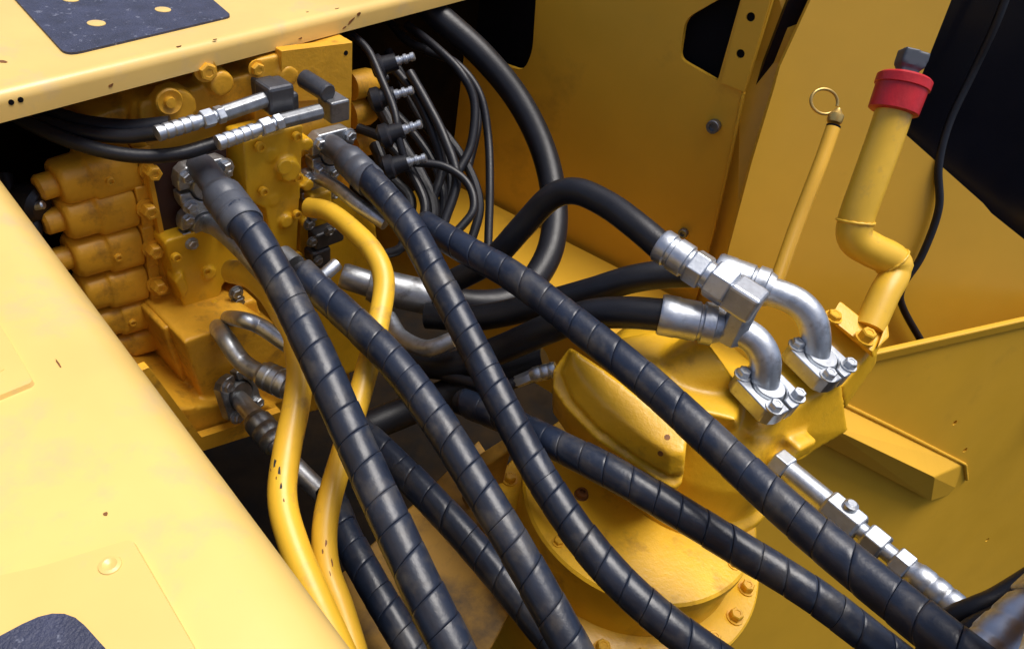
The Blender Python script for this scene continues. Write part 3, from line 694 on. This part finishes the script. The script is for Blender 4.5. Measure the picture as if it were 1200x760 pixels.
# upper casting
fu0 = (P(952, 425, 1.08) - P(892, 460, 1.04)); fu0.z = 0; fu0.normalize()
def D(px, py, d): return P(px, py, d)
q = MB()
mc2 = PZ(806, 545, mz)
q.lathe(Vector((mc2.x, mc2.y, mz - .01)), UP, [(0, .142), (.022, .142), (.026, .128), (.10, .122), (.15, .105), (.19, .085)], 40)
q.lathe(D(775, 440, 1.16), UP, [(-.1, .10), (.03, .095), (.05, .08), (.06, .05)], 28)
# collar boss
q.lathe(D(755, 478, 1.10), (D(835, 425, 1.085) - D(755, 478, 1.10)), [(0, .052), (.036, .052), (.039, .062), (.054, .062), (.057, .054), (.13, .058)], 28)
# saddle joining dome, collar and port block
q.hull([PZ(x, y, .515) for x, y in ((715, 398), (775, 386), (838, 388), (880, 425), (862, 492), (812, 480), (765, 452), (720, 425))] + [PZ(x, y, .40) for x, y in ((715, 430), (790, 420), (870, 425), (900, 470), (870, 530), (800, 530), (740, 490))])
# port block
q.hull([D(835, 470, 1.05), D(880, 512, 1.03), D(985, 445, 1.08), D(940, 400, 1.12), D(835, 520, 1.14), D(895, 565, 1.12), D(995, 505, 1.15), D(940, 450, 1.22)])
q.hull([D(895, 500, 1.06), D(985, 440, 1.09), D(990, 470, 1.11), D(900, 545, 1.10), D(930, 420, 1.15), D(960, 520, 1.2), D(940, 540, 1.13)])
q.lathe(D(905, 535, 1.10), (D(925, 552, 1.07) - D(905, 535, 1.10)), [(-.03, .026), (.02, .024)], 20)
# lower right skirt
q.hull([D(800, 590, 1.13), D(860, 600, 1.13), D(905, 560, 1.16), D(840, 480, 1.1), D(800, 500, 1.1), D(880, 500, 1.14), D(800, 580, 1.2), D(900, 560, 1.25)])
q.hull([D(930, 400, 1.16), D(985, 362, 1.18), D(1030, 402, 1.155), D(985, 455, 1.13), D(940, 440, 1.24), D(990, 400, 1.25), D(1028, 425, 1.22), D(990, 480, 1.2)])
q.box(D(930, 517, 1.085), (fu0, UP, fu0.cross(UP)), (.022, .016, .022)); q.lathe(D(880, 545, 1.10), c2w(Vector((-.1, .5, -.8))), [(0, .02), (.03, .018)], 16)
cast('motor_casting', q, 'cast', sm, .0042, 5)
# cover block with rounded lip
q = MB()
cov = [(668, 405), (708, 432), (806, 505), (800, 566), (788, 574), (757, 553), (700, 515), (664, 478), (648, 455), (648, 432)]
fp = [D(668, 405, 1.10), D(806, 505, 1.03), D(757, 553, 1.005)]
cn = (fp[1] - fp[0]).cross(fp[2] - fp[0]).normalized()
if cn.dot(CAM - fp[0]) < 0: cn = -cn
cps = [PP(x, y, fp[0], cn) for x, y in cov]; cps = rounded(cps, .005, 3)
q.prism(cps, cn * -.10)
top = [(678, 411), (712, 437), (804, 506), (804, 528), (788, 530), (764, 514), (716, 476), (690, 449), (677, 428)]
bot = [(668, 408), (709, 434), (806, 506), (801, 560), (783, 560), (742, 535), (694, 500), (664, 467), (654, 436)]
base_ = [(668, 408), (709, 434), (806, 506), (801, 556), (783, 556), (745, 533), (700, 499), (671, 467), (658, 436)]
ridge = [(671, 409), (712, 437), (806, 506), (803, 532), (786, 532), (752, 510), (706, 474), (683, 447), (671, 426)]
q.hull([PP(x, y, fp[0] + cn * o, cn) for o in (-.02, .010) for x, y in base_] + [PP(x, y, fp[0] + cn * .036, cn) for x, y in ridge])
cv = cast('motor_cover', q, 'cast', sm, .0036, 3)
bpy.context.view_layer.update(); cve = cv.evaluated_get(bpy.context.evaluated_depsgraph_get()); cvw = cv.location + wloc(sm)
for x, y in ((782, 512), (774, 531)):
    ok, hp, hnm, _ = cve.ray_cast(CAM - cvw, ray(x, y).normalized())
    if ok:
        q = MB(); q.lathe(hp + cvw - hnm * .001, hnm, [(0, .0042), (.0014, .0042)], 8); obj('drill_mark', q, 'rust', cv)
q = MB(); ferrule(q, D(652, 432, 1.11), D(622, 440, 1.12), .012, 'crimp'); ferrule(q, D(628, 438, 1.118), D(604, 448, 1.125), .010, 'hex'); obj('side_nipple', q, 'zinc', sm)
plain_hose([(606, 447, 1.125), (585, 455, 1.13), (560, 450, 1.15), (520, 440, 1.2)], .009, 'thin black drain hose on the chrome nipple of the motor cover', 'pilot hoses', name='pilot_hose', seg=12)
# ---- elbows on the port block
def elbow(cpts, r, f0, f1, label, hose, fl_c, fl_n, along, m='zinc'):
    e = empty('chrome_elbow', fl_c, label, 'pipe fitting', 'bent chrome pipe fittings')
    q = MB(); q.sweep(spline(cpts, .005), r, 22); obj('tube', q, m, e, smooth=60)
    q = MB(); n = (f1 - f0); L = n.length
    q.lathe(f0, n, [(0, r * 1.30), (.003, r * 1.38), (L * .28, r * 1.38), (L * .30, r * 1.34), (L * .62, r * 1.34), (L * .64, r * 1.2), (L * .68, r * 1.2), (L * .7, r * 1.42), (L * .88, r * 1.42), (L * .9, r * 1.25), (L, r * 1.1)], 24); obj('ferrule', q, m, e)
    split_flange(e, fl_c, fl_n, along, r * 1.30, m, 'zinc', t=.027)
    return e
fu = (D(952, 425, 1.08) - D(892, 460, 1.04)).normalized(); fn_ = (UP - fu * UP.dot(fu)).normalized()
tilt = (UP * 1 + c2w(Vector((.12, -.1, -.25)))).normalized()
elbow([D(891, 463, 1.035), D(896, 440, 1.02), D(896, 418, 1.01), D(884, 398, 1.01), D(862, 386, 1.015), D(832, 380, 1.02)], .0215, D(773, 368, 1.03), D(845, 382, 1.018), 'lower bent chrome pipe clamped by a split flange to the motor', None, D(891, 466, 1.035), tilt, fu)
elbow([D(952, 428, 1.085), D(956, 402, 1.07), D(952, 376, 1.06), D(938, 357, 1.06), D(915, 345, 1.065), D(885, 337, 1.075)], .0215, D(838, 318, 1.10), D(905, 341, 1.07), 'upper bent chrome pipe clamped by a split flange to the motor', None, D(952, 431, 1.085), tilt, fu)
# ---- tee coupling
a, b = D(773, 286, 1.02), D(838, 328, .99); n = b - a; L = n.length
te = empty('chrome_coupling', D(880, 385, 1.0), 'chrome hex coupling and elbow at the end of the arching black hose', 'pipe fitting')
q = MB(); r = .0235; q.lathe(a, n, [(0, r * .95), (.003, r * 1.04), (L * .18, r * 1.04), (L * .2, r * .95), (L * .26, r * .95), (L * .28, r * 1.04), (L * .5, r * 1.04), (L * .52, r * .9), (L, r * .85)], 22); obj('ferrule', q, 'zinc', te)
q = MB(); ferrule(q, a + n * .56, a + n * .84, .0265, 'hex'); obj('nut', q, 'zinc', te, smooth=0, bevel=.002)
q = MB(); ferrule(q, a + n * .92, a + n * 1.28, .0285, 'hex'); obj('nut', q, 'zinc', te, smooth=0, bevel=.002)
c0, c1 = a + n * 1.25, a + n * 1.75
q = MB(); x_, y_, z_ = basis(n); q.box((c0 + c1) / 2, (x_, y_, z_), (.021, .021, (c1 - c0).length / 2)); obj('elbow_block', q, 'zinc', te, smooth=0, bevel=.006, bseg=3)
q = MB(); q.cyl(c1 - n * .2, c1 - n * .2 - UP * .07, .019, None, 6); obj('stem', q, 'zinc', te, smooth=0, bevel=.001)
# ---- lower chrome coupling to lower right
a, b = D(908, 538, 1.07), D(1122, 714, .90); n = (b - a); L = n.length
ce = empty('chrome_coupling', a, 'long chrome coupling of nuts and tube beside the long wrapped hose', 'pipe fitting')
q = MB(); ferrule(q, a, a + n * .09, .0215, 'hex'); obj('nut', q, 'zinc', ce, smooth=0, bevel=.0015)
q = MB(); q.lathe(a + n * .08, n, [(0, .0165), (L * .25, .0165)], 20); obj('tube', q, 'zinc', ce)
q = MB(); ferrule(q, a + n * .32, a + n * .51, .0225, 'hex'); obj('hex_body', q, 'zinc', ce, smooth=0, bevel=.002)
q = MB(); q.lathe(a + n * .42, n.cross(UP).cross(n), [(0, .012), (.026, .010), (.029, .006)], 12); obj('bleed_nipple', q, 'zinc', ce)
q = MB(); ferrule(q, a + n * .54, a + n * .64, .0215, 'hex'); obj('nut', q, 'zinc', ce, smooth=0, bevel=.0015)
q = MB(); q.lathe(a + n * .50, n, [(0, .012), (L * .25, .012)], 16); obj('nipple', q, 'zinc', ce)
q = MB(); ferrule(q, a + n * .69, a + n * .77, .0195, 'hex'); obj('nut', q, 'zinc', ce, smooth=0, bevel=.0015)
q = MB(); ferrule(q, b, a + n * .77, .0185, 'crimp'); obj('ferrule', q, 'zinc', ce)
plain_hose([(1118, 711, .905), (1140, 728, .885), (1165, 738, .86), (1230, 770, .82)], .0165, 'plain black hose leaving the long chrome coupling', GB)
plain_hose([(1085, 770, .82), (1112, 728, .81), (1145, 712, .80), (1172, 700, .80), (1230, 664, .8)], .013, 'plain black hose looping over the end of the chrome coupling', GB)
plain_hose([(1110, 765, .79), (1138, 738, .78), (1170, 722, .78), (1240, 690, .79)], .012, 'thinner plain black hose under the looping one by the chrome coupling', GB)
fe0, fe1 = P(1140, 775, .70), P(1215, 705, .72); fnn = fe1 - fe0
ge, _ = plain_hose([(1090, 830, .69), (1140, 775, .70), (1215, 705, .72), (1290, 640, .74)], .013, 'grey steel hose end beside the chrome coupling and yellow cover edge', GB, m='dullzinc')
q = MB(); ferrule(q, fe0, fe1, .0215, 'crimp'); obj('ferrule', q, 'zinc', ge)
q = MB(); ferrule(q, fe0 + fnn * .95, fe0 + fnn * 1.25, .025, 'hex'); obj('nut', q, 'zinc', ge, smooth=0, bevel=.002)
q = MB(); rc_ = [PZ(1187, 772, .78), PZ(1222, 742, .78), PZ(1255, 620, .78), PZ(1262, 500, .78), PZ(1900, 440, .78), PZ(1900, 1150, .78), PZ(1240, 1150, .78)]
q.prism(rounded(rc_, .01, 4), UP * -.03)
ec = empty('edge_cover', rc_[0], 'yellow cover edge, extended out of view for shade, beside the grey steel hose end and chrome coupling', 'cover')  # corner is real; the rest is extended out of view to cast shade
obj('cover_sheet', q, 'hood', ec, smooth=0, bevel=.012, bseg=4)
w0, w1 = PZ(470, 850, .75), PZ(1190, 800, .75); q = MB(); ww = (w1 - w0).normalized()  # added unseen wall, blocks low sky light from the near side
q.prism([Vector((w0.x, w0.y, -.6)), Vector((w1.x, w1.y, -.6)), w1, w0], ww.cross(UP) * .006); obj('sky_blocker', q, 'panel', ec, smooth=0)

# ================================================================== FILLER PIPE AND DIPSTICK
fpts = spline(pix([(1052, 118, 1.10), (1038, 160, 1.11), (1018, 215, 1.125), (1003, 258, 1.14), (1003, 280, 1.15), (1022, 293, 1.16), (1045, 305, 1.17), (1048, 322, 1.17), (1036, 345, 1.16), (1018, 385, 1.15)]), .006)
fe = empty('filler_pipe', fpts[-1], 'bent yellow filler pipe with red clamp band and grey cap', 'pipe')
q = MB(); nf = len(fpts); q.sweep(fpts, lambda i: .027 if i < nf * .72 else .0235, 26); obj('tube', q, 'pipe', fe, smooth=60)
for fi in (.44, .70):
    ii = int(len(fpts) * fi); T_, N_ = frames(fpts); B_ = T_[ii].cross(N_[ii]); rw = .0272 if fi < .6 else .0268
    q = MB(); q.sweep([fpts[ii] + (N_[ii] * math.cos(t) + B_ * math.sin(t)) * rw for t in (2 * PI * k / 40 for k in range(41))], lambda i: .0024 + .0006 * math.sin(i * 2.1), 8); obj('weld_bead', q, 'pipe', fe, smooth=60)
dr = (P(1062, 88, 1.095) - P(1046, 132, 1.105)); Lr = dr.length
q = MB(); q.lathe(P(1046, 132, 1.105), dr, [(0, .033), (.002, .0365), (Lr * .66, .0375), (Lr * .68, .040), (Lr * .9, .040), (Lr * .96, .036), (Lr, .028)], 32); obj('clamp_band', q, 'red', fe)
x_, y_, z_ = basis(dr)
cr = c2w(Vector((1, .1, 0))); cr = (cr - z_ * cr.dot(z_)).normalized(); cf = z_.cross(cr)
q = MB(); c = P(1063, 84, 1.095); q.box(c, (cr, cf, z_), (.014, .012, .018)); q.box(c + z_ * .018, (cr, cf, z_), (.019, .015, .012)); cast('cap_handle', q, 'capgrey', fe, .0028, 3)
q = MB(); q.hull([D(972, 372, 1.14), D(984, 352, 1.16), D(1034, 392, 1.14), D(1022, 412, 1.12), D(975, 378, 1.15), D(988, 358, 1.17), D(1036, 400, 1.15), D(1024, 420, 1.13)])
br = obj('foot_flange', q, 'cast', fe, smooth=0, bevel=.003)
bolt(br, D(976, 372, 1.135), tilt, .011, 'cast_bolt'); bolt(br, D(1012, 398, 1.125), tilt, .012, 'cast_bolt', h=.02)
q = MB(); q.hull([D(1040, 375, 1.14), D(1042, 395, 1.13), D(1028, 408, 1.12), D(1030, 400, 1.13), D(1040, 375, 1.15), D(1042, 395, 1.14), D(1028, 408, 1.14)]); obj('lug', q, 'cast', fe, smooth=0, bevel=.003)
dp = spline(pix([(976, 150, 1.27), (962, 190, 1.27), (935, 260, 1.265), (905, 345, 1.24)]), .01)
de = empty('dipstick', dp[-1], 'thin yellow dipstick tube with ring pull against the side plate', 'dipstick')
q = MB(); q.sweep(dp, .0125, 16); obj('tube', q, 'panel', de, smooth=60)
q = MB(); dd = dp[0] - dp[3]; q.lathe(P(976, 150, 1.27), dd, [(-.004, .012), (.004, .0125)], 16); obj('seal', q, 'black', de)
q = MB(); q.lathe(P(977, 144, 1.268), dd, [(0, .0115), (.004, .0135), (.014, .0135), (.02, .008), (.026, .005)], 16); obj('knob', q, 'brass', de)
rc = P(966, 119, 1.265); rx = c2w(Vector((.97, .1, .2))).normalized(); ry = c2w(Vector((-.1, .97, .1))).normalized()
q = MB(); ring = [rc + (rx * math.cos(t) * .026 + ry * math.sin(t) * .021) for t in (2 * PI * j / 36 + .9 for j in range(33))]; q.sweep(ring, .0028, 8); obj('ring_pull', q, 'brass', de, smooth=60)

# ---- hanging black cable at the right
cpts = [R(x, y, o) for x, y, o in ((1192, -40, .03), (1168, 25, .02), (1140, 85, .0), (1112, 145, -.006), (1100, 195, .004), (1100, 245, .014), (1080, 300, .016), (1058, 335, .016), (1058, 360, .016), (1087, 412, .016))]
e = empty('sensor_cable', cpts[-1], 'black cable hanging out of the slanted opening', 'cable'); q = MB(); q.sweep(spline(cpts, .008), .0075, 12); obj('rubber_tube', q, 'rubber', e, smooth=60)

# ================================================================== LOW FRAME PLATES UNDER THE HOSES
q = MB()
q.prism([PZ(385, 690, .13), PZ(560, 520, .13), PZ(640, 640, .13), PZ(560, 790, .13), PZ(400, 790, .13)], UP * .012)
obj('frame_plate', q, 'under_shade', smooth=0, bevel=.003, label='low yellow frame plate under the wrapped hoses beside the drum', cat='panel')
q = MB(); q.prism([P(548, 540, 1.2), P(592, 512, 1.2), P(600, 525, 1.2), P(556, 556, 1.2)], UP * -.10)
obj('frame_bracket', q, 'under_shade', smooth=0, bevel=.003, label='small yellow bracket edge left of the drum behind a wrapped hose', cat='bracket')

# ================================================================== PAINT CHIPS AND SCRAPES
def chip(parent, c, nrm, along, a, b, m):
    x = (along - nrm * along.dot(nrm)).normalized(); y = nrm.cross(x); k = 9; pts = []
    for j in range(k):
        t = 2 * PI * j / k; rr = random.uniform(.55, 1.15); pts.append(c + x * math.cos(t) * a * rr + y * math.sin(t) * b * rr)
    q = MB(); q.prism(pts, nrm * -.0008); return obj('paint_chip', q, m, parent, smooth=0)
for px, py, a, b in ((130, 100, .004, .0022), (412, 24, .012, .0022), (420, 17, .006, .003), (404, 32, .006, .0015), (352, 45, .004, .0012)):
    chip(tc_, PP(px, py, e_lip, en) + en * .0006, en, eu + UP * random.uniform(-.3, .8), a, b, 'rust')
for px, py, a, b in ((3, 72, .004, .006), (210, 54, .005, .001), (252, 46, .006, .0012), (395, 10, .005, .0012), (360, 14, .003, .0015)):
    chip(tc_, PZ(px, py, TZ + .0005), UP, eu, a, b, 'rust')
for px, py, a, b in ((124, 601, .0016, .0014), (68, 425, .006, .0006)):
    chip(lh, PZ(px, py, HZ + .0005), UP, hu, a, b, 'rust')
for par, ppts, pr_, spots in ((y2, y2pts, .0185, ((322, 543, .008, .0022), (327, 556, .013, .0024), (329, 574, .009, .002), (333, 588, .005, .0012), (318, 553, .005, .0012), (324, 562, .006, .0008))), (y1, y1pts, .0165, ((382, 636, .005, .0016), (378, 645, .004, .001), (389, 658, .006, .0011), (387, 672, .004, .0009)))):
    for px, py, a, b in spots:
        rd = ray(px, py); best = min(((p - CAM).cross(rd).length / rd.length, i) for i, p in enumerate(ppts))[1]; p = ppts[best]
        t = (p - CAM).dot(rd) / rd.dot(rd); hit = CAM + rd * t; nn = (hit - p); 
        o_ = min(nn.length / pr_, .9); back = rd.normalized() * -1; nv = (nn + back * pr_ * math.sqrt(1 - o_ * o_)).normalized()
        chip(par, p + nv * (pr_ + .0003), nv, ppts[min(best + 1, len(ppts) - 1)] - ppts[best - 1], a, b, 'dark' if b > .0019 else 'rust')

def weld(parent, pts, r):
    c = spline(pts, .0035); q = MB(); q.sweep(c, lambda i: r * (.8 + .35 * abs(math.sin(i * 1.3)) + random.uniform(-.1, .1)), 8); obj('weld_bead', q, 'panel', parent, smooth=60)
weld(kp, [K(984, 471, .002), K(1058, 507, .002), K(1131, 544, .002)], .004)
weld(kp, [K(1131, 544, .002), K(1133, 561, .002)], .004)
weld(bp, weld_line, .0035)
